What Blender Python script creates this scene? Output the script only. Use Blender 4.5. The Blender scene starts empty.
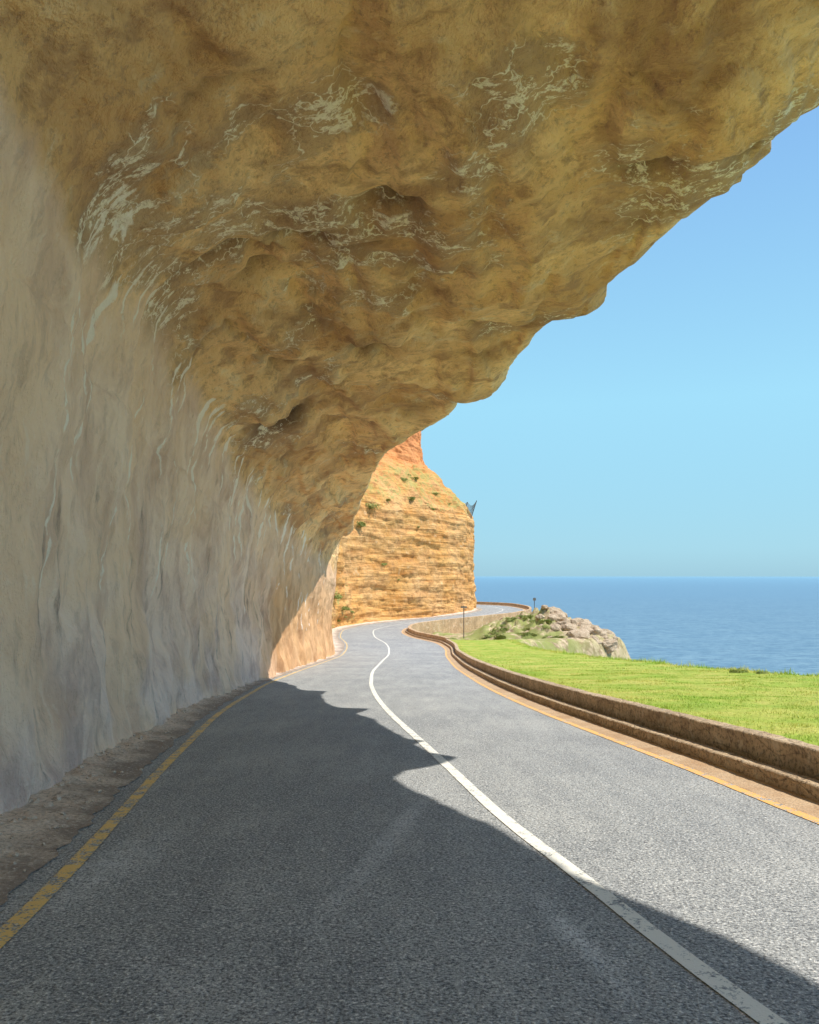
import bpy, math, random, bmesh
import numpy as np
from mathutils import Vector, noise, Matrix
random.seed(7)
scene=bpy.context.scene
col=scene.collection
CZ=1.35
# ---------------------------------------------------------------- helpers
def interp(tab,y):
    n=len(tab)
    if y<=tab[0][0]:
        m=(tab[1][1]-tab[0][1])/(tab[1][0]-tab[0][0]); return tab[0][1]+m*(y-tab[0][0])
    if y>=tab[-1][0]:
        m=(tab[-1][1]-tab[-2][1])/(tab[-1][0]-tab[-2][0]); return tab[-1][1]+m*(y-tab[-1][0])
    i=0
    while tab[i+1][0]<y: i+=1
    def sl(k):
        if k<=0: return (tab[1][1]-tab[0][1])/(tab[1][0]-tab[0][0])
        if k>=n-1: return (tab[-1][1]-tab[-2][1])/(tab[-1][0]-tab[-2][0])
        a=(tab[k][1]-tab[k-1][1])/(tab[k][0]-tab[k-1][0]); b=(tab[k+1][1]-tab[k][1])/(tab[k+1][0]-tab[k][0])
        if a*b<=0: return 0.0
        return 2*a*b/(a+b)
    h=tab[i+1][0]-tab[i][0]; t=(y-tab[i][0])/h
    return ((2*t**3-3*t*t+1)*tab[i][1]+(t**3-2*t*t+t)*h*sl(i)+(-2*t**3+3*t*t)*tab[i+1][1]+(t**3-t*t)*h*sl(i+1))
def lin(tab,y):
    return float(np.interp(y,[a for a,_ in tab],[b for _,b in tab]))
def sst(a,b,x):
    t=min(1,max(0,(x-a)/(b-a))); return t*t*(3-2*t)
def setp(ob,label=None,cat=None,kind=None,group=None):
    if label: ob["label"]=label
    if cat: ob["category"]=cat
    if kind: ob["kind"]=kind
    if group: ob["group"]=group
def mk(name,verts,faces,mat=None,smooth=True,parent=None):
    me=bpy.data.meshes.new(name)
    me.from_pydata([tuple(v) for v in verts],[],faces)
    if smooth: me.polygons.foreach_set("use_smooth",[True]*len(me.polygons))
    me.update()
    ob=bpy.data.objects.new(name,me); col.objects.link(ob)
    if mat: me.materials.append(mat)
    if parent: ob.parent=parent
    return ob
def gridfaces(nu,nv):
    f=[]
    for i in range(nu-1):
        for j in range(nv-1):
            a=i*nv+j; f.append((a,a+nv,a+nv+1,a+1))
    return f
def fl(ob,name,vals):
    at=ob.data.attributes.new(name,'FLOAT','POINT'); at.data.foreach_set('value',np.array(vals,dtype=np.float32))
def fbm(p,o=4): return noise.fractal(p,1.0,2.0,o)
# ---------------------------------------------------------------- material helper
class M:
    def __init__(s,name,rough=0.9,spec=0.2):
        s.m=bpy.data.materials.new(name); s.m.use_nodes=True; s.t=s.m.node_tree; s.n=s.t.nodes; s.l=s.t.links
        s.b=s.n['Principled BSDF']; s.b.inputs['Roughness'].default_value=rough
        s.b.inputs['Specular IOR Level'].default_value=spec
        tc=s.n.new('ShaderNodeTexCoord'); s.co=tc.outputs['Object']
    def map(s,scale=(1,1,1),src=None,rot=(0,0,0),loc=(0,0,0),typ='POINT'):
        n=s.n.new('ShaderNodeMapping'); n.vector_type=typ; s.l.new(src or s.co,n.inputs[0]); n.inputs['Scale'].default_value=scale; n.inputs['Rotation'].default_value=rot
        n.inputs['Location'].default_value=loc
        return n.outputs[0]
    def blob(s,cx,cy,ang,lx,ly,inner=.3):
        v=s.map((lx,ly,1e6),rot=(0,0,ang),loc=(cx,cy,0),typ='TEXTURE')
        n=s.n.new('ShaderNodeVectorMath');n.operation='LENGTH';s.l.new(v,n.inputs[0])
        return s.ramp(n.outputs['Value'],[(inner,1.),(1.,0.)])
    def noise(s,scale,detail=3,rough=0.6,vec=None,dist=0.0,out='Fac'):
        n=s.n.new('ShaderNodeTexNoise'); s.l.new(vec or s.co,n.inputs['Vector'])
        n.inputs['Scale'].default_value=scale; n.inputs['Detail'].default_value=detail; n.inputs['Roughness'].default_value=rough; n.inputs['Distortion'].default_value=dist
        return n.outputs[out]
    def warp(s,vec,scale,amt):
        c=s.noise(scale,3,.65,vec,out='Color')
        a=s.n.new('ShaderNodeVectorMath');a.operation='SUBTRACT';s.l.new(c,a.inputs[0]);a.inputs[1].default_value=(.5,.5,.5)
        b=s.n.new('ShaderNodeVectorMath');b.operation='SCALE';s.l.new(a.outputs[0],b.inputs[0]);b.inputs['Scale'].default_value=amt
        d=s.n.new('ShaderNodeVectorMath');d.operation='ADD';s.l.new(vec,d.inputs[0]);s.l.new(b.outputs[0],d.inputs[1]);return d.outputs[0]
    def vor(s,scale,vec=None,feature='F1',out='Distance',rand=1):
        n=s.n.new('ShaderNodeTexVoronoi'); n.feature=feature; s.l.new(vec or s.co,n.inputs['Vector']); n.inputs['Scale'].default_value=scale; n.inputs['Randomness'].default_value=rand
        return n.outputs[out]
    def math(s,op,a,b=None,c=None,clamp=False):
        n=s.n.new('ShaderNodeMath'); n.operation=op; n.use_clamp=clamp
        for k,v in enumerate((a,b,c)):
            if v is None: continue
            if isinstance(v,(int,float)): n.inputs[k].default_value=v
            else: s.l.new(v,n.inputs[k])
        return n.outputs[0]
    def ramp(s,fac,stops,interp='LINEAR'):
        n=s.n.new('ShaderNodeValToRGB'); n.color_ramp.interpolation=interp; e=n.color_ramp.elements
        while len(e)<len(stops): e.new(0.5)
        for k,(p,c) in enumerate(stops):
            e[k].position=p
            e[k].color=(c,c,c,1) if isinstance(c,(int,float)) else (*c,1)
        s.l.new(fac,n.inputs[0]); return n.outputs[0]
    def mix(s,f,a,b,mode='MIX'):
        n=s.n.new('ShaderNodeMix'); n.data_type='RGBA'; n.blend_type=mode
        for idx,v in ((0,f),(6,a),(7,b)):
            if isinstance(v,(int,float)):
                n.inputs[idx].default_value=v if idx==0 else (v,v,v,1)
            elif isinstance(v,tuple): n.inputs[idx].default_value=(*v,1)
            else: s.l.new(v,n.inputs[idx])
        return n.outputs[2]
    def attr(s,name):
        n=s.n.new('ShaderNodeAttribute'); n.attribute_name=name; return n.outputs['Fac']
    def color(s,c): 
        if isinstance(c,tuple): s.b.inputs['Base Color'].default_value=(*c,1)
        else: s.l.new(c,s.b.inputs['Base Color'])
    def bump(s,h,strength=0.5,dist=0.1):
        n=s.n.new('ShaderNodeBump'); s.l.new(h,n.inputs['Height']); n.inputs['Strength'].default_value=strength; n.inputs['Distance'].default_value=dist
        s.l.new(n.outputs[0],s.b.inputs['Normal']); return n.outputs[0]
# ---------------------------------------------------------------- layout tables (metres, y = distance ahead of the camera)
TH=[(-10,.65),(0,1.35),(10,2.05),(20,2.75),(30,3.45),(40,4.14),(47,4.6),(54,4.88),(60,5.05),(70,5.22),(80,5.28),(90,5.25),(100,5.1),(108,4.85),(116,4.75),(145,4.7)]
TL=[(-30,-1.0),(-10,-1.2),(0,-1.45),(3.6,-1.8),(4.5,-1.91),(6,-2.13),(8,-2.43),(10,-2.7),(14,-3.2),(18,-3.5),(22,-3.74),(30,-3.86),(40,-3.85),(47,-3.9),(54,-4.15),(60,-4.6),(70,-5.9),(78,-6.3),(85,-5.0),(92,-1.9),(99,3.2),(106,8.0),(114,10),(124,9.2),(132,3),(140,-6)]
TC=[(-30,3.4),(-10,3.0),(0,1.93),(2.8,1.26),(3.6,1.10),(4.5,.946),(6,.68),(8,.42),(10,.16),(14,-.36),(18,-.76),(22,-1.03),(30,-1.28),(40,-1.27),(47,-1.22),(54,-1.35),(60,-1.7),(70,-3.0),(78,-3.4),(85,-2.0),(92,1.6),(99,6.5),(106,11.2),(114,12.9),(124,12.1),(132,6.5),(140,-2)]
TR=[(-30,6.2),(-10,4.6),(0,3.4),(6,2.9),(8,2.76),(10,2.58),(14,2.22),(18,1.98),(22,1.85),(30,1.77),(40,1.93),(47,2.1),(54,2.35),(60,2.1),(70,-.1),(76,-.7),(80,-.5),(83,.2),(90,3.7),(97,8.6),(103,13.0),(108,15.2),(114,15.8),(124,15),(132,10),(140,1)]
TW=[(-30,-4.5),(-10,-2.1),(0,-2.3),(3.6,-2.54),(6,-2.87),(10.8,-3.52),(14,-3.82),(18,-4.0),(24,-4.12),(30,-4.22),(40,-4.25),(48,-4.35),(50,-4.8),(52,-6.2),(54,-9)]
H=lambda y:interp(TH,y)
RZ=lambda y:CZ-H(y)
ys=list(np.arange(-30,-5,1))+list(np.arange(-5,20,.25))+list(np.arange(20,60,.5))+list(np.arange(60,139,.8))
def slope(T,y): return math.hypot(1,(interp(T,y+.3)-interp(T,y-.3))/.6)
def ribbon(name,fx,dz,mat,y0,y1,parent=None):
    V=[];rows=[y for y in ys if y0<=y<=y1]
    for y in rows:
        for k,x in enumerate(fx(y)):
            V.append((x,y,RZ(y)+(dz[k] if isinstance(dz,(list,tuple)) else dz)))
    return mk(name,V,[f[::-1] for f in gridfaces(len(rows),len(fx(0)))],mat,True,parent)
# ================================================================ MATERIALS
def asphalt_color(m,full=False):
    big=m.noise(.45,3,.6)
    fine=m.noise(66,2,.75)
    pat=m.noise(2.2,3,.6,m.map((1.6,.28,1)))
    base=m.mix(m.ramp(big,[(.32,0.),(.68,1.)]),(.315,.32,.318),(.43,.428,.408))
    base=m.mix(m.ramp(pat,[(.35,.45),(.55,0.)]),base,(.245,.25,.252))
    base=m.mix(m.ramp(pat,[(.60,0.),(.72,.5)]),base,(.49,.485,.45))
    if full:
        n=m.noise(6,4,.7)
        a=m.math('MULTIPLY',m.blob(-.12,5.4,-.185,.10,2.1,.5),m.ramp(n,[(.3,.1),(.6,.40)]))
        b=m.math('MULTIPLY',m.blob(.74,3.62,.14,.10,.75,.1),m.ramp(n,[(.35,.1),(.6,.9)]))  # pale windscreen reflection painted into the asphalt colour
        c=m.math('MULTIPLY',m.blob(-1.75,4.6,-.12,.30,1.3,.1),m.ramp(n,[(.35,.0),(.6,.6)]))
        d=m.math('MULTIPLY',m.blob(-.9,3.2,.9,.25,1.2,.1),m.ramp(n,[(.35,.0),(.6,.25)]))
        base=m.mix(m.math('MAXIMUM',m.math('MAXIMUM',a,b),m.math('MAXIMUM',c,d)),base,(.74,.74,.73))
    base=m.mix(m.ramp(fine,[(.37,.92),(.5,0.)]),base,(.10,.104,.11))
    base=m.mix(m.ramp(fine,[(.57,0.),(.68,.9)]),base,(.82,.80,.75))
    return base,fine
mA=M("asphalt",.85,.25); c,f=asphalt_color(mA,True); mA.color(c); mA.bump(f,.85,.013)
def paint(name,colr,wear):
    m=M(name,.75,.3); c,f=asphalt_color(m)
    w=m.noise(7,4,.75); w2=m.noise(55,2,.7)
    k=m.math('ADD',m.math('MULTIPLY',w,.6),m.math('MULTIPLY',w2,.4))
    m.color(m.mix(m.ramp(k,[(wear,1.),(wear+.06,0.)]),c,colr)) ; m.bump(f,.3,.008); return m.m
mWhite=paint("white_road_paint",(.82,.78,.68),.53)
mYell=paint("yellow_road_paint",(.80,.54,.19),.485)
mYell2=paint("ochre_road_paint",(.85,.46,.14),.51)
# dirt shoulder
mD=M("dirt_shoulder",.95,.1)
n1=mD.noise(1.6,5,.68);n2=mD.noise(30,4,.75);tA=mD.attr("across")
c=mD.mix(mD.ramp(mD.math('ADD',tA,mD.math('MULTIPLY',mD.math('SUBTRACT',n1,.5),1.2)),[(.05,0.),(.35,1.)]),(.35,.28,.225),(.78,.63,.50))
c=mD.mix(mD.ramp(n2,[(.38,.6),(.5,0.)]),c,(.24,.19,.155)); c=mD.mix(mD.ramp(n2,[(.57,0.),(.67,.7)]),c,(.86,.75,.63))
mD.color(c); mD.bump(n2,.8,.03)
mG=M("gutter_dirt",.95,.1)
n1=mG.noise(2.5,5,.65);n2=mG.noise(60,2,.7)
c=mG.mix(mG.ramp(n1,[(.35,0.),(.65,1.)]),(.50,.32,.18),(.64,.47,.30)); c=mG.mix(mG.ramp(n2,[(.4,.5),(.55,0.)]),c,(.22,.15,.11)); mG.color(c); mG.bump(n2,.5,.02)
# overhang rock
mR=M("overhang_rock",.92,.12)
zone=mR.attr("zone"); hg=mR.attr("hgt"); big=mR.attr("tone"); pale=mR.attr("pale"); hollow_shade=mR.attr("hollow_shade"); strk=mR.attr("streak"); drk=mR.attr("drip"); sunny=mR.attr("orange")
cb=mR.map((1.0,1.15,1.3),rot=(0,0,.35))
f1=mR.noise(1.5,6,.68,cb,dist=.3)       # rock detail
f2=mR.noise(9,4,.75)                    # fine
f3=mR.noise(1.2,5,.62,mR.map((.9,1.0,.62)),dist=.6)   # wall mottling
f4=mR.noise(6,5,.75,mR.map((1,1,.30)),dist=.3)   # vertical fine grain
wall=mR.mix(mR.ramp(f3,[(.34,0.),(.60,1.)]),(.72,.46,.32),(1.0,.72,.52))
wall=mR.mix(mR.ramp(big,[(.42,0.),(.7,.7)]),wall,(.98,.66,.42))
wall=mR.mix(mR.math('MULTIPLY',mR.ramp(hg,[(0.,1.),(.55,0.)]),mR.ramp(big,[(.40,.85),(.56,.1)])),wall,mR.mix(mR.ramp(f3,[(.40,0.),(.55,1.)]),(.64,.46,.395),(.94,.70,.575)))
wall=mR.mix(mR.math('MULTIPLY',mR.ramp(f4,[(.36,.5),(.47,0.)]),.6),wall,(.46,.31,.23))
wall=mR.mix(mR.math('MULTIPLY',mR.ramp(f4,[(.57,0.),(.68,.6)]),.6),wall,(1.0,.83,.66))
dm=mR.math('MULTIPLY',drk,mR.ramp(f4,[(.38,.9),(.60,.05)]),clamp=True)
wall=mR.mix(dm,wall,(.26,.18,.15))
wall=mR.mix(mR.math('MULTIPLY',sunny,.85),wall,mR.mix(mR.ramp(f3,[(.35,0.),(.6,1.)]),(.52,.26,.10),(.78,.44,.20)))  # sunlit orange of the far wall end, painted into the colour
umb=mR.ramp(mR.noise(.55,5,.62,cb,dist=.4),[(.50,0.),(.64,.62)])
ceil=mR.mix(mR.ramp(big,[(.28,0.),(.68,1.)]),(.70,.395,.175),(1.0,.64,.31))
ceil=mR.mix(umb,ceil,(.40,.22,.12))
ceil=mR.mix(mR.ramp(f1,[(.37,.7),(.48,0.)]),ceil,(.42,.225,.115))
ceil=mR.mix(mR.ramp(f1,[(.56,0.),(.67,.55)]),ceil,(1.0,.76,.47))
ceil=mR.mix(mR.ramp(f2,[(.37,.45),(.46,0.)]),ceil,(.36,.21,.13))
vw=mR.warp(cb,2.2,.9)
v1=mR.vor(1.5,vw,'DISTANCE_TO_EDGE')
vein=mR.ramp(v1,[(0.,1.),(.012,.8),(.026,0.)])
n5=mR.noise(3.0,8,.78,mR.map((1.0,1.6,1.3),rot=(0,0,.2)))
crk2=mR.ramp(n5,[(.525,0.),(.56,1.)])
mm=mR.math('ADD',pale,mR.math('MULTIPLY',mR.math('SUBTRACT',f1,.5),1.6))
pm=mR.ramp(mm,[(.40,0.),(.52,1.)])
ps=mR.ramp(mm,[(.20,0.),(.40,1.)])
ceil=mR.mix(mR.math('MULTIPLY',ps,.55),ceil,(.36,.225,.145))
ceil=mR.mix(mR.math('MULTIPLY',hollow_shade,mR.ramp(f1,[(.3,1.),(.7,.7)]),clamp=True),ceil,(.09,.055,.038))  # recess shade painted dark into ceiling pockets and cracks
cm=mR.math('MAXIMUM',mR.math('MULTIPLY',pm,crk2),mR.math('MULTIPLY',mR.math('MULTIPLY',ps,vein),mR.ramp(n5,[(.38,0.),(.46,1.)])))
cm=mR.math('MULTIPLY',cm,mR.ramp(f2,[(.37,.1),(.47,1.)]))
ceil=mR.mix(mR.math('MULTIPLY',cm,.9),ceil,(1.0,.86,.66))
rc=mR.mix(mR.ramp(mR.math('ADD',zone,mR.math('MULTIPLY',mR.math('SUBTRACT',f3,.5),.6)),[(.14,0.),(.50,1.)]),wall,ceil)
sm_=mR.ramp(mR.math('ADD',strk,mR.math('MULTIPLY',mR.math('SUBTRACT',f4,.5),2.6)),[(.42,0.),(.66,1.)])
sm_=mR.math('MULTIPLY',sm_,mR.ramp(strk,[(.10,0.),(.60,1.)]))
rc=mR.mix(mR.math('MULTIPLY',sm_,.85),rc,(1.0,.86,.70))
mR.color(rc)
bh=mR.mix(mR.ramp(zone,[(.1,0.),(.6,1.)]),mR.math('ADD',mR.math('MULTIPLY',f3,.5),mR.math('MULTIPLY',f4,.45)),mR.math('MULTIPLY',f1,1.1))
mR.bump(mR.math('ADD',bh,mR.math('MULTIPLY',f2,.25)),.8,.22)
# far cliff
mC=M("cliff_rock",.95,.1)
st=mC.noise(1.0,6,.70,mC.map((.10,.10,1.9)),dist=.4); k1=mC.noise(.25,4,.6); k2=mC.noise(1.1,6,.74)
blk=mC.vor(.42,mC.warp(mC.map((1,1,2.6)),.6,.7),'DISTANCE_TO_EDGE')
c=mC.mix(mC.ramp(st,[(.36,0.),(.5,.5),(.62,1.)]),(.58,.245,.065),(.86,.48,.165))
c=mC.mix(mC.ramp(k1,[(.4,0.),(.65,.5)]),c,(.84,.54,.27))
c=mC.mix(mC.ramp(k2,[(.38,.6),(.47,0.)]),c,(.40,.19,.08))
c=mC.mix(mC.ramp(k2,[(.57,0.),(.67,.5)]),c,(.92,.66,.38))
c=mC.mix(mC.math('MULTIPLY',mC.ramp(blk,[(0.,.6),(.035,0.)]),mC.ramp(k1,[(.48,0.),(.6,1.)])),c,(.38,.18,.08))
up=mC.attr("upper"); c=mC.mix(mC.math('MULTIPLY',up,.75),c,(.84,.30,.115))
veg=mC.math('ADD',mC.attr("veg"),mC.math('SUBTRACT',k2,.5))
c=mC.mix(mC.ramp(veg,[(.42,0.),(.54,.72)]),c,(.40,.38,.12))
mC.color(c); mC.bump(mC.math('ADD',st,mC.math('MULTIPLY',k2,.7)),.9,.35)
# ground (grass + rock)
mT=M("verge_ground",.95,.1)
gr=mT.attr("grass"); g1=mT.noise(.9,5,.68); g2=mT.noise(14,4,.7)
gc=mT.mix(mT.ramp(g1,[(.38,0.),(.62,1.)]),(.32,.44,.06),(.54,.52,.13)); gc=mT.mix(mT.ramp(g2,[(.36,.5),(.48,0.)]),gc,(.19,.26,.045))
rk=mT.mix(mT.ramp(mT.noise(1.3,6,.75),[(.42,0.),(.56,1.)]),(.32,.22,.135),(.70,.53,.35))
rk=mT.mix(mT.math('MULTIPLY',mT.ramp(mT.noise(.5,5,.7),[(.42,0.),(.52,.92)]),mT.attr("scrub"),clamp=True),rk,(.30,.32,.10))
mT.color(mT.mix(mT.math('ADD',gr,mT.math('MULTIPLY',mT.math('SUBTRACT',g1,.5),.6),clamp=True),rk,gc)); mT.bump(g2,.8,.08)
# grass blades
mB=M("grass_blades",.8,.15); b1=mB.noise(.9,5,.68); b2=mB.noise(30,2,.6)
c=mB.mix(mB.ramp(b1,[(.38,0.),(.62,1.)]),(.42,.60,.085),(.80,.71,.20)); c=mB.mix(mB.ramp(b2,[(.35,.4),(.6,0.)]),c,(.30,.42,.06)); mB.color(c)
# parapet masonry
def masonry(name,ca,cb_,cd,sc=1):
    m=M(name,.92,.12); a=m.noise(1.6*sc,5,.65); b=m.noise(22*sc,4,.75)
    c=m.mix(m.ramp(a,[(.35,0.),(.65,1.)]),ca,cb_); c=m.mix(m.ramp(b,[(.40,.8),(.5,0.)]),c,cd)
    c=m.mix(m.ramp(m.noise(5*sc,5,.75),[(.54,0.),(.66,.65)]),c,(.88,.74,.54))
    e=m.vor(2.6 if sc==1 else 1.6,m.map((1,1,2.2)),'DISTANCE_TO_EDGE')
    c=m.mix(m.ramp(e,[(0.,.3),(.03,0.)]),c,cd)
    m.color(c); m.bump(m.math('ADD',b,m.ramp(e,[(0.,0.),(.05,.3)])),1.0,.06); return m.m
mP=masonry("parapet_masonry",(.56,.40,.25),(.82,.61,.39),(.25,.175,.12))
mPf=masonry("retaining_masonry",(.54,.36,.21),(.78,.54,.33),(.26,.17,.105),.5)
mBo=masonry("boulder_rock",(.50,.37,.245),(.72,.55,.375),(.24,.17,.115),.6)
def leafm(name,a,b):
    m=M(name,.7,.2); n=m.noise(1.7,3,.6); k=m.noise(13,2,.6); c=m.mix(m.ramp(n,[(.35,0.),(.65,1.)]),a,b); c=m.mix(m.ramp(k,[(.4,.6),(.55,0.)]),c,(.07,.10,.025)); m.color(c); return m.m
mLf=leafm("shrub_leaves",(.24,.32,.075),(.46,.46,.14))
mMet=M("weathered_metal",.6,.4); mMet.color(mMet.mix(mMet.ramp(mMet.noise(8,3,.6),[(.4,0.),(.6,1.)]),(.08,.07,.065),(.16,.14,.12)))
mSg=M("sign_back_metal",.5,.4); mSg.color(mSg.mix(mSg.ramp(mSg.noise(5,3,.6),[(.4,0.),(.6,1.)]),(.20,.18,.15),(.28,.25,.21)))
# sea
mS=M("sea_water",.55,.22)
s1=mS.noise(.012,5,.6,mS.map((1,2.2,1))); s2=mS.noise(.06,5,.75,mS.map((1,2.4,1)))
c=mS.mix(mS.ramp(s1,[(.35,0.),(.65,1.)]),(.13,.23,.305),(.185,.295,.355)); c=mS.mix(mS.ramp(s2,[(.40,.85),(.5,0.)]),c,(.07,.145,.215)); c=mS.mix(mS.ramp(s2,[(.55,0.),(.65,.5)]),c,(.29,.39,.44))
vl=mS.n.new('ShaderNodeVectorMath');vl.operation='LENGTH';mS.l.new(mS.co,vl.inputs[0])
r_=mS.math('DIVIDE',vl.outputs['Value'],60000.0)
far=mS.ramp(r_,[(.015,0.),(.08,.7),(.25,.9),(.7,1.)])  # distance haze painted into the sea colour
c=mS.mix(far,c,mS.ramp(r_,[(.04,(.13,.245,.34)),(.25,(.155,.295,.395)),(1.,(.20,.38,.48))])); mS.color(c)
mS.bump(s2,.6,3.0)
# ================================================================ SETTING
V=[];nr=60;na=96
rad=[0]+list(np.geomspace(50,60000,nr))
V.append((0,0,-110))
for r in rad[1:]:
    for a in range(na): V.append((r*math.cos(2*math.pi*a/na),r*math.sin(2*math.pi*a/na),-110))
F=[(0,1+a,1+(a+1)%na) for a in range(na)]
for i in range(nr-1):
    for a in range(na):
        p=1+i*na+a;q=1+i*na+(a+1)%na; F.append((p,p+na,q+na,q))
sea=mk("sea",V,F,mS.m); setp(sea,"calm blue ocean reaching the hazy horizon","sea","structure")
# ground
TE=[(-30,16),(-10,14),(5,12.5),(12,10.4),(18,9.35),(25,8.2),(33,7.7),(45,7.5),(60,7.4),(66,10.5),(74,16.5),(79,20.1),(86,20.1),(94,19),(104,19.5),(112,17.8),(124,17),(132,12),(140,3)]
def gz(x,y):
    R=interp(TR,y);u=x-R;zr=RZ(y)
    low=sst(57,82,y)
    top=(zr+.35)*(1-low)+(CZ-6.3)*low
    if u<.575: return zr-.10
    if u<.70:
        t=(u-.575)/.125; z=(zr-.1)*(1-t)+top*t; 
    else: z=top
    if u>.75:
        z+=.05*fbm(Vector((x*.7,y*.7,0)),4)*min(1,(u-.75))
        z+=low*.5*fbm(Vector((x*.25,y*.25,5)),4)
    kx=(x-13.4)/(5.6 if x>13.4 else 5.4); ky=(y-84)/8.0
    k=math.exp(-(abs(kx)**3+abs(ky)**2.4))
    if u>1.2 and y>60: 
        z+=k*(1.4+1.3*fbm(Vector((x*.35,y*.35,2)),5)+1.0*(1-2*abs(fbm(Vector((x*.7,y*.7,12)),4))))*sst(1.2,4,u)
    E=lin(TE,y)+(.35*fbm(Vector((y*.5,3,1)),4) if y<60 else 0)
    if x>E:
        f=x-E; z-=1.5*f*sst(-.5,1.5,f)+1.2*abs(fbm(Vector((x*.4,y*.4,9)),4))*min(f,4)
    return max(z,-112)
us=[-16,-10,-7,-5,-3,-1,0,.3,.42,.5,.575,.62,.66,.70,.75,.85]+list(np.arange(1.1,25,.25))+list(np.arange(25,30,.6))+[32,36,42,50,60,75,90,110]
gy=list(np.arange(-30,-9,2))+list(np.arange(-9,5,.6))+list(np.arange(5,60,.4))+list(np.arange(60,141,.35))
V=[];G=[];SC=[]
for y in gy:
    R=interp(TR,y);E=lin(TE,y)
    for u in us:
        x=R+u; z=gz(x,y); V.append((x,y,z))
        g=1.0 if (u>.65 and x<E+.3) else 0
        g*=1-sst(57,68,y)*.95
        G.append(g); SC.append(1-sst(13.0,16.5,x)*.65)
ground=mk("ground",V,[f[::-1] for f in gridfaces(len(gy),len(us))],mT.m); fl(ground,"grass",G); fl(ground,"scrub",SC)
setp(ground,"grassy clifftop verge dropping away to the sea","ground","structure")
# road
def rowcols(y):
    L=interp(TL,y);R=interp(TR,y);sl=slope(TL,y);sr=slope(TR,y)
    a=L-.30*sl-.05*noise.noise(Vector((y*1.3,0,3)));b=R+.12*sr
    return [a+(b-a)*t for t in np.linspace(0,1,9)]
road=ribbon("road",rowcols,0.0,mA.m,-30,139)
setp(road,"winding two-lane asphalt coastal road with worn surface","road","structure")
def linef(T,w,off=0): 
    def f(y):
        s=slope(T,y); c=interp(T,y)+off
        j=.006*noise.noise(Vector((y*2.3,w*50,0)));k=.006*noise.noise(Vector((y*2.9,w*50,5)))
        return [c-w/2*s+j,c+w/2*s+k]
    return f
cl=ribbon("centre_line",linef(TC,.10),.005,mWhite,-30,136,road)
el=ribbon("edge_line",linef(TL,.095),.005,mYell,-30,136,road); el["label"]="worn yellow edge line beside the rock wall"
er=ribbon("edge_line",linef(TR,.10,-.0),.005,mYell2,-30,136,road); er["label"]="ochre yellow edge line beside the parapet"
gut=ribbon("gutter",lambda y:[interp(TR,y)+o*slope(TR,y) for o in (.055,.2,.36)],[.004,.008,.02],mG.m,-30,136)
setp(gut,"dusty orange gutter strip beside the low parapet","gutter","structure")
def shf(y):
    L=interp(TL,y);W=min(interp(TW,y) if y<50 else L-1.6,L-.35)
    a=L-.17*slope(TL,y)+.09*noise.noise(Vector((y*1.5,0,0)))+.06*noise.noise(Vector((y*6,0,0)))
    return [a+(W-.7-a)*t for t in np.linspace(0,1,18)]
V=[];AC=[];yy=list(np.arange(-30,-5,1))+list(np.arange(-5,30,.07))+list(np.arange(30,139,.6))
for y in yy:
    for k,x in enumerate(shf(y)):
        t=k/17; V.append((x,y,RZ(y)+.007+.10*t+ (0 if k==0 else (.06*abs(fbm(Vector((x*2.5,y*2.5,0)),4))+.02*max(0,noise.noise(Vector((x*14,y*14,0)))))*min(1,t*3)))); AC.append(t)
sh=mk("road_shoulder",V,gridfaces(len(yy),18),mD.m); fl(sh,"across",AC); setp(sh,"gritty brown dirt shoulder below the rock wall","shoulder","structure")
def rock_into(V,F,c,r,seed,sub=1,sq=(1,1,.7)):
    bm=bmesh.new(); bmesh.ops.create_icosphere(bm,subdivisions=sub,radius=1)
    o=len(V)
    for v in bm.verts:
        p=v.co; k=1+.45*noise.noise(p*1.1+Vector((seed,seed*.7,0)))+.18*noise.noise(p*2.7+Vector((seed,0,4)))
        if sub>2: k+=.10*(.5-abs(noise.noise(p*4+Vector((0,seed,4)))))
        V.append((c[0]+p.x*k*r*sq[0],c[1]+p.y*k*r*sq[1],c[2]+p.z*k*r*sq[2]))
    for f in bm.faces: F.append(tuple(o+v.index for v in f.verts))
    bm.free()
V=[];F=[]
for i in range(1000):
    y=2+28*random.random()**1.5; xs=shf(y)
    near=i>600
    t=(.28+.38*random.random()) if near else random.random()**.6*.6
    x=xs[0]+(xs[-1]-xs[0])*t
    rock_into(V,F,(x,y,RZ(y)+.018+.10*t),random.choice([.010,.016,.024,.038]) if near else random.choice([.006,.009,.013,.02]),i*1.7,1)
gv=mk("gravel",V,F,mD.m,False); fl(gv,"across",[.6]*len(V)); setp(gv,"loose stones scattered on the dirt shoulder","gravel","stuff")
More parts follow.
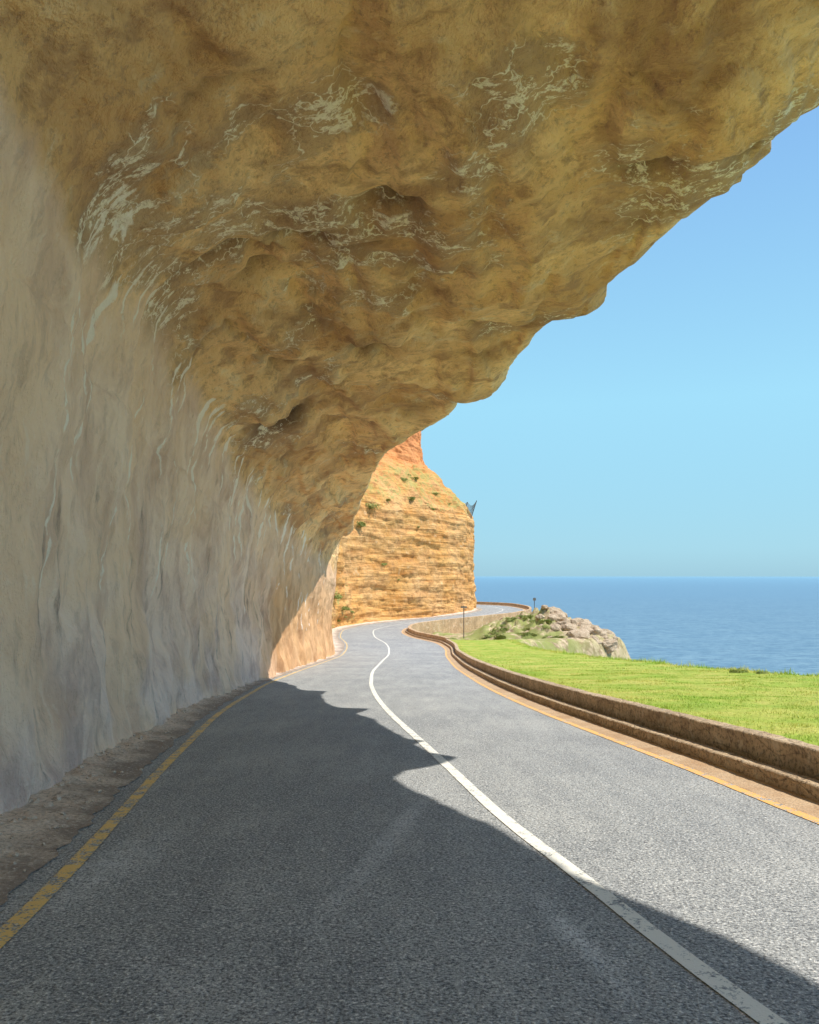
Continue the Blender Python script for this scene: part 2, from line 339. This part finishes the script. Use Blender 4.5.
# ---------------------------------------------------------------- rock overhang
TLip=[(-9,6.9),(-4,6.5),(0,5.9),(1.5,5.75),(2.4,5.62),(3.0,5.38),(3.5,5.02),(3.9,4.80),(4.3,4.80),(5.3,4.48),(5.8,4.30),(6.5,4.0),(7.0,3.86),(7.35,3.95),(7.8,4.40),(8.25,4.55),(8.6,4.28),(9.27,4.08),(9.56,4.19),(9.75,3.95),(10.7,3.66),(12.16,3.42),(13.05,3.11),(13.9,3.30),(14.1,2.75),(15,2.48),(17,1.98),(18.2,2.08),(18.5,1.5),(20.1,1.11),(21.9,.41),(23.85,-.42),(26.2,-.94),(30.3,-1.46),(35,-2.1),(41.6,-2.92),(47.4,-4.0),(50,-4.5),(52,-5.9),(54,-8.7)]
prof=[(0,-.3,0),(-.05,1.0,0),(-.07,2.2,0),(-.03,3.4,0),(.0,4.35,0),(.012,4.98,.12),(.04,5.48,.5),(.11,5.84,.95),(.25,6.12,1),(.45,6.38,1),(.70,6.56,1),(.88,6.64,1),(.955,6.72,1),(1.0,6.96,1)]
def prof_at(t):
    n=len(prof)-1; k=min(int(t),n-1); f=t-k
    def g(i): return prof[max(0,min(n,i))]
    r=[]
    for c in range(3):
        p0,p1,p2,p3=g(k-1)[c],g(k)[c],g(k+1)[c],g(k+2)[c]
        r.append(.5*(2*p1+(p2-p0)*f+(2*p0-5*p1+4*p2-p3)*f*f+(3*p1-p0-3*p2+p3)*f**3))
    return r
oy=list(np.arange(-4,4,.2))+list(np.arange(4,26,.055))+list(np.arange(26,54.1,.18))
ts=list(np.linspace(0,len(prof)-1,200))
ext=[(.02,.25),(-.02,.6),(-.10,1.1),(-.28,1.8),(-.6,2.8),(-1.0,4),(-2,6),(-4,9),(-9,14)]
NV=len(ts)+len(ext)
sh_=(len(oy),NV)
P=np.zeros((len(oy),NV,3)); Z=np.zeros(sh_); HG=np.zeros(sh_)
TONE=np.zeros(sh_);PALE=np.zeros(sh_);HOL=np.zeros(sh_);STR=np.zeros(sh_);DRP=np.zeros(sh_);ORG=np.zeros(sh_)
PT=[prof_at(t) for t in ts]
for i,y in enumerate(oy):
    W=interp(TW,y);L=lin(TLip,y)*.9+interp(TLip,y)*.1;zr=RZ(y)
    wid=L-W; lean=sst(18,30,y)
    for j,t in enumerate(ts):
        f,h,z=PT[j]
        if f<0 and z<.1 and h<4: x=W+f*3
        else: x=W+f*wid
        corner=math.exp(-((h-5.3)/.8)**2)
        h2=h-.45*sst(13,22,y)*corner-.30*(1-sst(6.5,10,y))*corner+.14*corner*math.sin(y*1.9+2*noise.noise(Vector((y*.4,0,0))))
        P[i,j]=(x,y,zr+h2); Z[i,j]=max(0,min(1,z)); HG[i,j]=h/6
    for k,(dx,dzz) in enumerate(ext):
        P[i,len(ts)+k]=(L+dx-lean*1.15*dzz,y,zr+6.96+dzz); Z[i,len(ts)+k]=1; HG[i,len(ts)+k]=1.1
du=np.gradient(P,axis=0);dv=np.gradient(P,axis=1)
N=np.cross(du,dv); N/=np.linalg.norm(N,axis=2,keepdims=True)+1e-9
def terr(v,n,s=.18):
    v*=n; f=math.floor(v); r=v-f
    return (f+sst(.5-s,.5+s,r))/n
pales=[(-1.3,9.4,1.1,.40,1),(-.2,10,.9,.35,.9),(1.1,7.5,.6,.35,1),(.6,8.6,.5,.3,.6),(3.1,9.3,.7,.55,1),(2.4,8.7,.6,.4,.7),(3.9,8.3,.5,.4,.8),(-2.4,8.6,.6,.35,.9),(-2.9,8.0,.4,.4,.8),(.9,11.0,.8,.35,.5),(-.3,12.0,1.0,.3,.5),(-2.2,13.2,.5,.4,.5),(1.7,13.0,.7,.35,.3),(-3,15.5,.4,.6,.6),(-2.6,10.4,.8,.3,.6),(-1.7,7.4,.6,.3,.6),(-3.2,18,.3,.8,.5),(.0,10.9,1.6,.2,.5),(-2.7,7.1,.5,.3,.8),(-3.1,10.8,.3,.6,.6),(-2.3,6.6,.5,.3,.6),(-.4,7.6,.5,.3,.5)]
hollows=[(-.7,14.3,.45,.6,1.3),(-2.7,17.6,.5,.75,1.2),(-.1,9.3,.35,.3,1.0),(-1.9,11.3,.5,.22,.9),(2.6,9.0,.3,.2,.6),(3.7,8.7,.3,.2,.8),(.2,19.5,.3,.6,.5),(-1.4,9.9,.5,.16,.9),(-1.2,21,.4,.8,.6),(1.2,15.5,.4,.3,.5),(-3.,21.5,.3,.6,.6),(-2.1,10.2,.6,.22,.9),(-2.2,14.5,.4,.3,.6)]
rs0=random.Random(3)
seep=[(7.3,5.9,5.0,.045,1.3),(8.65,5.1,3.0,.042,-.35),(7.6,5.9,4.6,.04,.1),(7.95,5.9,4.8,.04,-.1),(9.25,5.8,4.3,.04,.15),(9.7,5.8,4.3,.035,.0),(10.1,5.8,4.9,.04,.2),(12.6,5.8,4.6,.035,0),(13.2,3.6,1.9,.025,.1),(14.8,5.7,4.3,.045,.1),(15.6,5.6,4.1,.04,-.1),(17.3,5.5,3.9,.05,.1),(18.6,5.4,3.3,.055,0),(20.5,5.2,3.5,.055,.1),(22.5,5.1,3.1,.06,0),(25,5,2.6,.06,.1),(28,5,2.6,.07,0),(9.6,2.9,1.3,.025,.1)]
for k in range(80):
    y_=rs0.uniform(6.5,42);zt=rs0.choice([5.7,5.6,5.4,4.5,3]);seep.append((y_,zt,zt-rs0.uniform(.6,2.4),rs0.uniform(.010,.020)*(1+y_/20),rs0.uniform(-.3,.3)))
drips=[(rs0.uniform(5.2,40),rs0.uniform(.8,3.6),rs0.uniform(.6,2.0),rs0.uniform(.03,.10),rs0.uniform(-.25,.25)) for _ in range(80)]
for i in range(len(oy)):
    yb=oy[i];nseep=[q for q in seep if abs(q[0]-yb)<1.8];ndr=[q for q in drips if abs(q[0]-yb)<1.0]
    for j in range(NV):
        x,y,z=P[i,j]; zn=Z[i,j]; zr=RZ(y)
        t=ts[j] if j<len(ts) else 99
        dw=0
        if zn<1:
            fold=noise.noise(Vector((y*1.2+.35*z,z*.30,21)))
            fm=max(0,min(1,.2+1.2*noise.noise(Vector((y*.25,z*.4,51)))))
            dw=.15*fbm(Vector((y*.5,z*.45,1)),4)+.06*fm*(1-2*abs(fold))*sst(0,.5,HG[i,j])+.085*fbm(Vector((y*1.5,z*1.3,7)),5)+.03*fbm(Vector((y*4,z*3.0,3)),4)
            if HG[i,j]<.15: dw+=.05*(.15-HG[i,j])/.15*(1+fbm(Vector((y*1.5,z*2,12)),3))
        dc=0; hv=0; pv=0
        if zn>0:
            big=fbm(Vector((x*.40+y*.12,y*.32-x*.1,z*.35)),2)
            led=terr(fbm(Vector((x*.32+y*.22,y*.34-x*.10,z*.4+3)),3),3.0,.13)
            lng=terr(fbm(Vector((x*.75-y*.08,y*.16,z*.3+13)),3),3.4,.12)
            fine=fbm(Vector((x*2.0,y*1.5,z*2.2)),4)
            cv=noise.noise(Vector((x*.50+.25*noise.noise(Vector((x,y,5))),y*.30+.25*noise.noise(Vector((x,y,15))),77)))
            cs=math.exp(-abs(cv)/.018)*max(0,min(1,.4+1.5*noise.noise(Vector((x*.5,y*.4,90)))))
            dc=.22*big+.28*led+.38*lng+.03*fine-.09*cs
            wx=x+.35*noise.noise(Vector((x*1.2,y*1.2,3)));wy=y+.35*noise.noise(Vector((x*1.2,y*1.2,8)))
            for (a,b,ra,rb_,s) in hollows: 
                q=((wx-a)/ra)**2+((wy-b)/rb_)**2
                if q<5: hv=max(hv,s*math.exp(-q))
            for (a,b,ra,rb_,s) in pales:
                q=((wx-a)/ra)**2+((wy-b)/rb_)**2
                if q<4: pv=max(pv,s*math.exp(-q*.8))
            dc-=.34*hv
            if t<99: pv=min(1,pv*.8+.5*max(0,fbm(Vector((x*.8,y*.7,z+44)),4)))
            hv=max(hv,.5*cs)  # crack lines join the painted recess shade
            if t>=12: dc=dc*.22+.06*terr(fbm(Vector((y*1.0,z*.6,5)),3),3,.08)
            elif t>9.5: dc*= 1-.6*(t-9.5)/2.5
            if y<10 and t<8.5: dc=dc*.6+.06
        d=dw*(1-zn)+dc*zn
        d*=1-.4*sst(35,50,y)
        P[i,j]+=N[i,j]*d
        if 0.02<zn<.98: Z[i,j]+= .18*fbm(Vector((y*.9,z*.4,33)),3)
        if y<10: Z[i,j]+=.3*(1-sst(7,10,y))*sst(4.4,5.0,z-zr)
        TONE[i,j]=.5+.45*fbm(Vector((x*.5,y*.45,z*.5+70)),4)+(.22*sst(10.5,12.5,t) if t<99 else .22); PALE[i,j]=pv; HOL[i,j]=hv  # tone raised along the lip paints its light-catching edge
        h=z-zr
        ORG[i,j]=sst(20.5,27,y+1.6*noise.noise(Vector((y*.4,z*.5,60)))-.5*max(0,h-1))*(1-.5*sst(2,5,h))
        if zn<.98 and 3<y<45:
            s=0
            for (sy,zt,zb,w_,dr) in nseep:
                if zb-.2<h<zt+.2:
                    f=(zt-h)/(zt-zb); yc=sy+dr*f+.18*noise.noise(Vector((sy,h*1.3,0)))+.08*noise.noise(Vector((sy,h*4,5)))
                    ww=w_*(1.9-1.1*f)*(1+.9*noise.noise(Vector((sy*3,h*2.5,9))))
                    s=max(s,math.exp(-((y-yc)/max(.035,ww))**2)*sst(-.1,.08,f)*(1-sst(.5,1.08,f)))
            STR[i,j]=s*(1-sst(.5,.9,zn))
            s=0
            for (sy,zt,ln,w_,dr) in ndr:
                if zt-ln<h<zt:
                    f=(zt-h)/ln; yc=sy+dr*f+.16*noise.noise(Vector((sy,h*1.1,0)))
                    s=max(s,.85*math.exp(-((y-yc)/w_)**2)*sst(0,.2,f)*(1-sst(.6,1,f)))
            DRP[i,j]=s
V=P.reshape(-1,3)
over=mk("cliff_overhang",V.tolist(),[f for f in gridfaces(len(oy),NV)],mR.m)
for nme,A in (("zone",np.clip(Z,0,1)),("hgt",HG),("tone",TONE),("pale",PALE),("hollow_shade",HOL),("streak",STR),("drip",DRP),("orange",ORG)): fl(over,nme,A.reshape(-1))
setp(over,"brown rock half-tunnel overhanging the road with pale seepage stains","cliff","structure")
# ---------------------------------------------------------------- far cliff
cp=[(-14,46),(-11,56),(-8.4,66),(-7.5,78),(-5.6,87),(-1.0,95),(4.0,102),(7.7,108.5),(9.4,115),(8.5,123),(3,131),(-8,142),(-25,150)]
def cr(t):
    n=len(cp)-1;k=min(int(t),n-1);f=t-k
    g=lambda i:cp[max(0,min(n,i))]
    return [.5*(2*g(k)[c]+(g(k+1)[c]-g(k-1)[c])*f+(2*g(k-1)[c]-5*g(k)[c]+4*g(k+1)[c]-g(k+2)[c])*f*f+(3*g(k)[c]-g(k-1)[c]-3*g(k+1)[c]+g(k+2)[c])*f**3) for c in (0,1)]
cprof=[(0,-6.2,0,.20),(.10,-3,0,.14),(.25,2,0,.08),(.4,7.4,0,.12),(1.0,8.5,.0,.42),(3.8,11.6,.1,.46),(6.3,14.3,.4,.38),(7.2,15.2,.8,.1),(7.6,18,1,0),(8.0,20.8,1,.0),(10,22,.6,.3),(16,24,.3,.4),(32,30,0,.4)]
tz_=np.concatenate([np.linspace(0,5,190),np.linspace(5,9,90)[1:],np.linspace(9,12,12)[1:]])
tt=np.linspace(0,len(cp)-1,560)
V=[];VG=[];UP=[]
for t in tt:
    x,y=cr(t);x2,y2=cr(min(t+.02,len(cp)-1.0001));x1,y1=cr(max(t-.02,0))
    dx,dy=x2-x1,y2-y1;l=math.hypot(dx,dy);nx,ny=-dy/l,dx/l
    for q in tz_:
        k=min(int(q),11);f=q-k
        s,z,u_,vg=[cprof[k][c]*(1-f)+cprof[k+1][c]*f for c in range(4)]
        zz=CZ+z
        wob=zz+1.0*noise.noise(Vector((x*.1,y*.1,0)))+.06*x
        a=terr(fbm(Vector((x*.12,y*.12,wob*1.0)),4),5,.15)
        b=fbm(Vector((x*.16,y*.16,zz*.10)),4); c_=fbm(Vector((x*.8,y*.8,zz*1.3)),5)
        bl=terr(fbm(Vector((x*.30,y*.30,zz*.45+30)),4),4,.12)
        slp=sst(7.6,9,z)*(1-sst(14,15.5,z))
        s2=s-(.24*a+.6*b+.12*c_+.24*bl)*(.9 if z<20 else 1.5)
        X,Y=x+nx*s2,y+ny*s2
        zj=zz+ (.5*fbm(Vector((x*.2,y*.2,q*.3)),3) if z>8 else 0)+slp*(.7*fbm(Vector((x*.5,y*.5,q*1.2)),4)+.5*terr(fbm(Vector((x*.4,y*.4,q*.8+9)),3),3,.1))
        V.append((X,Y,zj));VG.append(vg+.30*max(0,noise.noise(Vector((x*.14,y*.14,zz*.25))))+.24*(1-sst(80,92,y)));UP.append(u_)
cliff=mk("cliff",V,[f[::-1] for f in gridfaces(len(tt),len(tz_))],mC.m); fl(cliff,"veg",VG); fl(cliff,"upper",UP)
setp(cliff,"orange layered sandstone cliff rising beside the road bend","cliff","structure")
# ---------------------------------------------------------------- parapets
def strip_wall(name,y0,y1,o0,o1,z0,z1,mat,parent=None,step=.5,outer=None,seed=0,rg=1.0):
    V=[];rows=list(np.arange(y0,y1+1e-6,step))
    for y in rows:
        s=slope(TR,y);R=interp(TR,y);zr=RZ(y)
        j=lambda k:rg*(.012*noise.noise(Vector((y*1.7,k*3.1+seed,0)))+.012*noise.noise(Vector((y*7,k*3.1+seed,0)))+.008*noise.noise(Vector((y*17,k*3.1+seed,0))))
        ob_=(z0 if outer is None else outer(y))
        pts=[(o0+.01+j(0),z0),(o0+.012+j(1)*1.0,(z0+z1)*.45),(o0+.012+j(8)*1.0,z1*.80),(o0+j(2),z1-.010+j(3)*.5),(o0+.010+j(2),z1+j(3)*.5),(o1-.010+j(4),z1+j(5)*.5),(o1+j(4),z1-.012+j(5)*.5),(o1+j(6),ob_)]
        for o,h in pts: V.append((R+o*s,y,zr+h))
    n=8;F=gridfaces(len(rows),n)
    F.append(tuple(range(n))[::-1]);F.append(tuple((len(rows)-1)*n+k for k in range(n)))
    return mk(name,V,F,mat,False,parent)
par=bpy.data.objects.new("parapet_wall",None); col.objects.link(par)
setp(par,"low stepped brown masonry parapet beside grassy verge","wall")
strip_wall("kerb",-28,60,.34,.505,-.12,.14,mP,par,.045,seed=1)
strip_wall("coping",-28,60,.545,.74,-.12,.37,mP,par,.045,seed=5)
par2=bpy.data.objects.new("parapet_wall",None); col.objects.link(par2)
setp(par2,"sandy stone retaining parapet curving around the bend","wall")
strip_wall("kerb",60.02,136,.34,.505,-.12,.14,mP,par2,.5,seed=2)
strip_wall("coping",60.02,136,.545,.85,-.12,.44,mPf,par2,.3,outer=lambda y:-.15-2.6*sst(60,78,y),seed=8,rg=2)
# ---------------------------------------------------------------- grass blades (stuff)
def blades(n,y0,y1,pw,w,h0,h1,edge=False):
    V=[];F=[]
    for i in range(n):
        y=y0+(y1-y0)*random.random()**pw
        R=interp(TR,y);E=lin(TE,y)
        if edge: x=E-.5+.9*random.random()
        else: x=R+.76+(E+.3-R-.76)*random.random()
        tuft=max(0,noise.noise(Vector((x*1.6,y*1.6,30))))
        z=gz(x,y)-.008
        a=random.random()*6.283;hh=h0+(h1-h0)*random.random()
        hh*=.65+1.5*tuft
        if x<R+1.0: hh*=1.5
        la=random.random()*6.283;lo=hh*.9*random.random()
        dx,dy=math.cos(a)*w/2,math.sin(a)*w/2
        o=len(V); V+= [(x-dx,y-dy,z),(x+dx,y+dy,z),(x+lo*math.cos(la),y+lo*math.sin(la),z+hh)]; F.append((o,o+1,o+2))
    return V,F
V1,F1=blades(70000,5.5,22,1.0,.010,.018,.045)
for args in ((26000,22,62,1.2,.02,.018,.05),(7000,14,60,1.3,.02,.06,.16,True)):
    V2,F2=blades(*args)
    F1+= [tuple(i+len(V1) for i in f) for f in F2]; V1+=V2
gb=mk("grass",V1,F1,mB.m,False); setp(gb,"short sunlit yellow-green grass on the verge","grass","stuff")
# ---------------------------------------------------------------- shrubs
def shrub_mesh(name,seed,nl=700,r=1.0,leaf=.09,sq=.7):
    rr=random.Random(seed);V=[];F=[];lobes=[(Vector((rr.uniform(-.6,.6),rr.uniform(-.6,.6),rr.uniform(.15,.6)))*r,rr.uniform(.3,.55)*r) for _ in range(7)]
    for l,lr in lobes:
        o=len(V);w=.02*r
        V+=[(-w,0,-.1),(w,0,-.1),(l.x+w*.4,l.y,l.z*sq),(l.x-w*.4,l.y,l.z*sq)];F.append((o,o+1,o+2,o+3))
    for i in range(nl):
        c,lr=rr.choice(lobes);d=Vector((rr.gauss(0,1),rr.gauss(0,1),rr.gauss(0,1))).normalized()*lr*rr.random()**.4
        p=c+d;p.z=max(0,p.z*sq)
        a=Vector((rr.gauss(0,1),rr.gauss(0,1),rr.gauss(0,1))).normalized();b=a.orthogonal().normalized()
        s=leaf*r*rr.uniform(.6,1.3);o=len(V)
        V+=[tuple(p-a*s),tuple(p+b*s*.45),tuple(p+a*s),tuple(p-b*s*.45)];F.append((o,o+1,o+2,o+3))
    me=bpy.data.meshes.new(name);me.from_pydata([tuple(v) for v in V],[],F);me.materials.append(mLf);me.update();return me
sm=[shrub_mesh("shrub",k) for k in range(4)]
bpy.context.view_layer.update()
def ray(ob,o,d):
    ok,loc,nrm,idx=ob.ray_cast(Vector(o),Vector(d).normalized()); return loc if ok else None
def put_shrub(loc,s,k,lab,grp):
    ob=bpy.data.objects.new("shrub",sm[k%4]);col.objects.link(ob);ob.location=loc;ob.scale=(s,s,s*.85);ob.rotation_euler=(0,0,k*1.3)
    setp(ob,lab,"shrub",None,grp)
rs=random.Random(4)
for k in range(66):
    if k<42: x=rs.uniform(8.0,13.8);y=rs.uniform(73,84);s=rs.uniform(.4,.9)
    elif k<48: x=rs.uniform(13.5,17);y=rs.uniform(78,84);s=rs.uniform(.3,.6)
    else: x=rs.uniform(2.0,8.5);y=rs.uniform(72,79);s=rs.uniform(.3,.65)
    put_shrub((x,y,gz(x,y)-.1),s,k,"green coastal shrub growing on the rocky knoll","shrubs on the rocky knoll")
for k,(px,py,d) in enumerate([(-3.2,1.3,98),(-4.6,8.,97),(-.2,13.5,110),(1.4,12.5,112),(3.4,11.2,113),(-6.6,-4.2,84),(-7.4,-2.2,80),(-1.4,-.5,99),(-2.8,9.5,104),(5.6,9.9,114),(-6.4,-1.,82),(1.,6.,101),(-5.5,5.5,92),(.5,13.,111),(-6.8,-3.4,83),(-6.1,-3.8,86),(3,8.7,108),(0,9.6,104),(-7.0,-4.4,80),(-.8,12.5,108)]):
    L=ray(cliff,(0,0,CZ),(px,d,py))
    if L: put_shrub(L+Vector((0,0,-.15)),rs.choice([.3,.4,.55,.8,1.1]),k,"green shrub clinging to the orange cliff","shrubs on the cliff")
x,y=8.1,20.2; put_shrub((x,y,gz(x,y)-.03),.25,2,"small bright green bush at the grass edge",None)
x,y=8.5,19.8; put_shrub((x,y,gz(x,y)-.03),.17,1,"small bright green bush at the grass edge",None)
# ---------------------------------------------------------------- boulders
rb=random.Random(11)
for k in range(34):
    if k<16: x=rb.uniform(14.2,19.2);y=rb.uniform(75,82);r=rb.uniform(.6,1.15)
    else: x=rb.uniform(12.0,19.6);y=rb.uniform(74,84);r=rb.uniform(.3,.6)
    V=[];F=[];rock_into(V,F,(0,0,0),r,k*3.3,3,(1.2,1,.75))
    ob=mk("boulder",V,F,mBo,False);ob.location=(x,y,gz(x,y)-.25*r);ob.rotation_euler=(.2*math.sin(k),.3*math.cos(k*2),k)
    setp(ob,"weathered pale tan boulder on the rocky knoll","boulder",None,"boulders on the rocky knoll")
# ---------------------------------------------------------------- signs
def cyl(name,p0,p1,r,mat,parent,n=10):
    p0=Vector(p0);p1=Vector(p1);d=(p1-p0).normalized();a=d.orthogonal().normalized();b=d.cross(a);V=[]
    for p in (p0,p1):
        for k in range(n):
            t=2*math.pi*k/n;V.append(tuple(p+(a*math.cos(t)+b*math.sin(t))*r))
    F=[(k,(k+1)%n,n+(k+1)%n,n+k) for k in range(n)]+[tuple(range(n))[::-1],tuple(range(n,2*n))]
    return mk(name,V,F,mat,False,parent)
def plate(name,c,w,h,t,mat,parent):
    x,y,z=c;V=[];e=.03
    prof2=[(-w/2+e,-h/2),(w/2-e,-h/2),(w/2,-h/2+e),(w/2,h/2-e),(w/2-e,h/2),(-w/2+e,h/2),(-w/2,h/2-e),(-w/2,-h/2+e)]
    for yy_ in (-t/2,t/2):
        for a,b in prof2:V.append((x+a,y+yy_,z+b))
    F=[tuple(range(8)),tuple(range(8,16))[::-1]]+[(k,(k+1)%8,8+(k+1)%8,8+k)[::-1] for k in range(8)]
    return mk(name,V,F,mat,False,parent)
def sign(x,y,zb,hp,w,h,lab):
    e=bpy.data.objects.new("road_sign",None);col.objects.link(e);e.location=(x,y,zb);setp(e,lab,"sign")
    cyl("post",(0,0,-.3),(0,0,hp),.045,mMet.m,e)
    plate("sign_plate",(0,-.07,hp-h/2-.05),w,h,.02,mSg.m,e)
    return e
sign(5.3,80,CZ-6.4,3.4,.62,.16,"slim dark road marker post with a narrow crossboard")
sign(16.6,109,CZ-4.9,1.9,.4,.35,"small road sign on a post beside the far parapet")
# ---------------------------------------------------------------- rockfall fence
fe=bpy.data.objects.new("rockfall_fence",None);col.objects.link(fe);setp(fe,"dark rockfall catch fence on the cliff ledge","fence")
base=[(8.2,112.3,CZ+7.0),(7.5,114.5,CZ+8.2),(5.8,116.5,CZ+9.2)]
tops=[(9.2,112.2,CZ+10.2),(8.1,114.6,CZ+10.2),(6.2,116.8,CZ+10.9)]
for b,t in zip(base,tops): cyl("fence_post",b,t,.045,mMet.m,fe,8)
V=[];F=[]
def wire(p,q,r=.014):
    p=Vector(p);q=Vector(q);o=len(V);d=(q-p).normalized();a=d.orthogonal().normalized()*r;b=d.cross(a)
    for s in (p,q): V.extend([tuple(s+a),tuple(s+b*.87-a*.5),tuple(s-b*.87-a*.5)])
    for k in range(3): F.append((o+k,o+(k+1)%3,o+3+(k+1)%3,o+3+k))
for s in range(2):
    b0,b1,t0,t1=map(Vector,(base[s],base[s+1],tops[s],tops[s+1]))
    n_=22
    for k in range(n_+1):
        f=k/n_; sag=Vector((0,0,.6*math.sin(f*3.14)))
        wire(b0.lerp(b1,f),t0.lerp(t1,f)-sag)
        for m_ in range(14):
            g1=(m_+1)/14
            if k<n_:
                f2_=(k+1)/n_;sag2=Vector((0,0,.6*math.sin(f2_*3.14)))
                wire(b0.lerp(b1,f).lerp(t0.lerp(t1,f)-sag,g1),b0.lerp(b1,f2_).lerp(t0.lerp(t1,f2_)-sag2,g1))
mk("netting",V,F,mMet.m,False,fe)
# ================================================================ LIGHT, SKY, CAMERA
sv=Vector((3.9,-.6,6.8)).normalized()
sd=bpy.data.lights.new("sun",'SUN');sd.energy=5.0;sd.angle=math.radians(.5);sd.color=(1,.955,.87)
so=bpy.data.objects.new("sun",sd);col.objects.link(so);so.rotation_euler=(-sv).to_track_quat('-Z','Y').to_euler()
w=bpy.data.worlds.new("World");scene.world=w;w.use_nodes=True;nt=w.node_tree
sky=nt.nodes.new('ShaderNodeTexSky');sky.sky_type='NISHITA';sky.sun_disc=False
sky.sun_elevation=math.asin(sv.z);sky.sun_rotation=math.atan2(sv.x,sv.y);sky.air_density=1.0;sky.dust_density=.4;sky.ozone_density=1.2;sky.altitude=100
bg=nt.nodes['Background'];bg.inputs[1].default_value=.15
tc=nt.nodes.new('ShaderNodeTexCoord');sp=nt.nodes.new('ShaderNodeSeparateXYZ');nt.links.new(tc.outputs['Generated'],sp.inputs[0])
rp=nt.nodes.new('ShaderNodeValToRGB');e=rp.color_ramp.elements
stops=[(0.0,(.30,.60,.77)),(.03,(.33,.67,.85)),(.2,(.37,.77,.99)),(.45,(.26,.54,.92)),(1.0,(.22,.40,.74))]
while len(e)<len(stops): e.new(.5)
for k,(p_,c_) in enumerate(stops): e[k].position=p_;e[k].color=(*c_,1)
nt.links.new(sp.outputs[2],rp.inputs[0])
vm=nt.nodes.new('ShaderNodeVectorMath');vm.operation='SCALE';vm.inputs['Scale'].default_value=1/.15;nt.links.new(rp.outputs[0],vm.inputs[0])
mx=nt.nodes.new('ShaderNodeMix');mx.data_type='RGBA';mx.inputs[0].default_value=.88
nt.links.new(sky.outputs[0],mx.inputs[6]);nt.links.new(vm.outputs[0],mx.inputs[7]);nt.links.new(mx.outputs[2],bg.inputs[0])
cd=bpy.data.cameras.new("camera");co=bpy.data.objects.new("camera",cd);col.objects.link(co);scene.camera=co
co.location=(0,0,CZ);co.rotation_euler=(math.radians(90),0,0)
cd.sensor_fit='VERTICAL';cd.sensor_height=36;cd.lens=820/1024*36;cd.shift_y=(575-512)/1024
cd.clip_start=.05;cd.clip_end=100000
scene.view_settings.view_transform='Standard';scene.view_settings.look='None';scene.view_settings.exposure=0
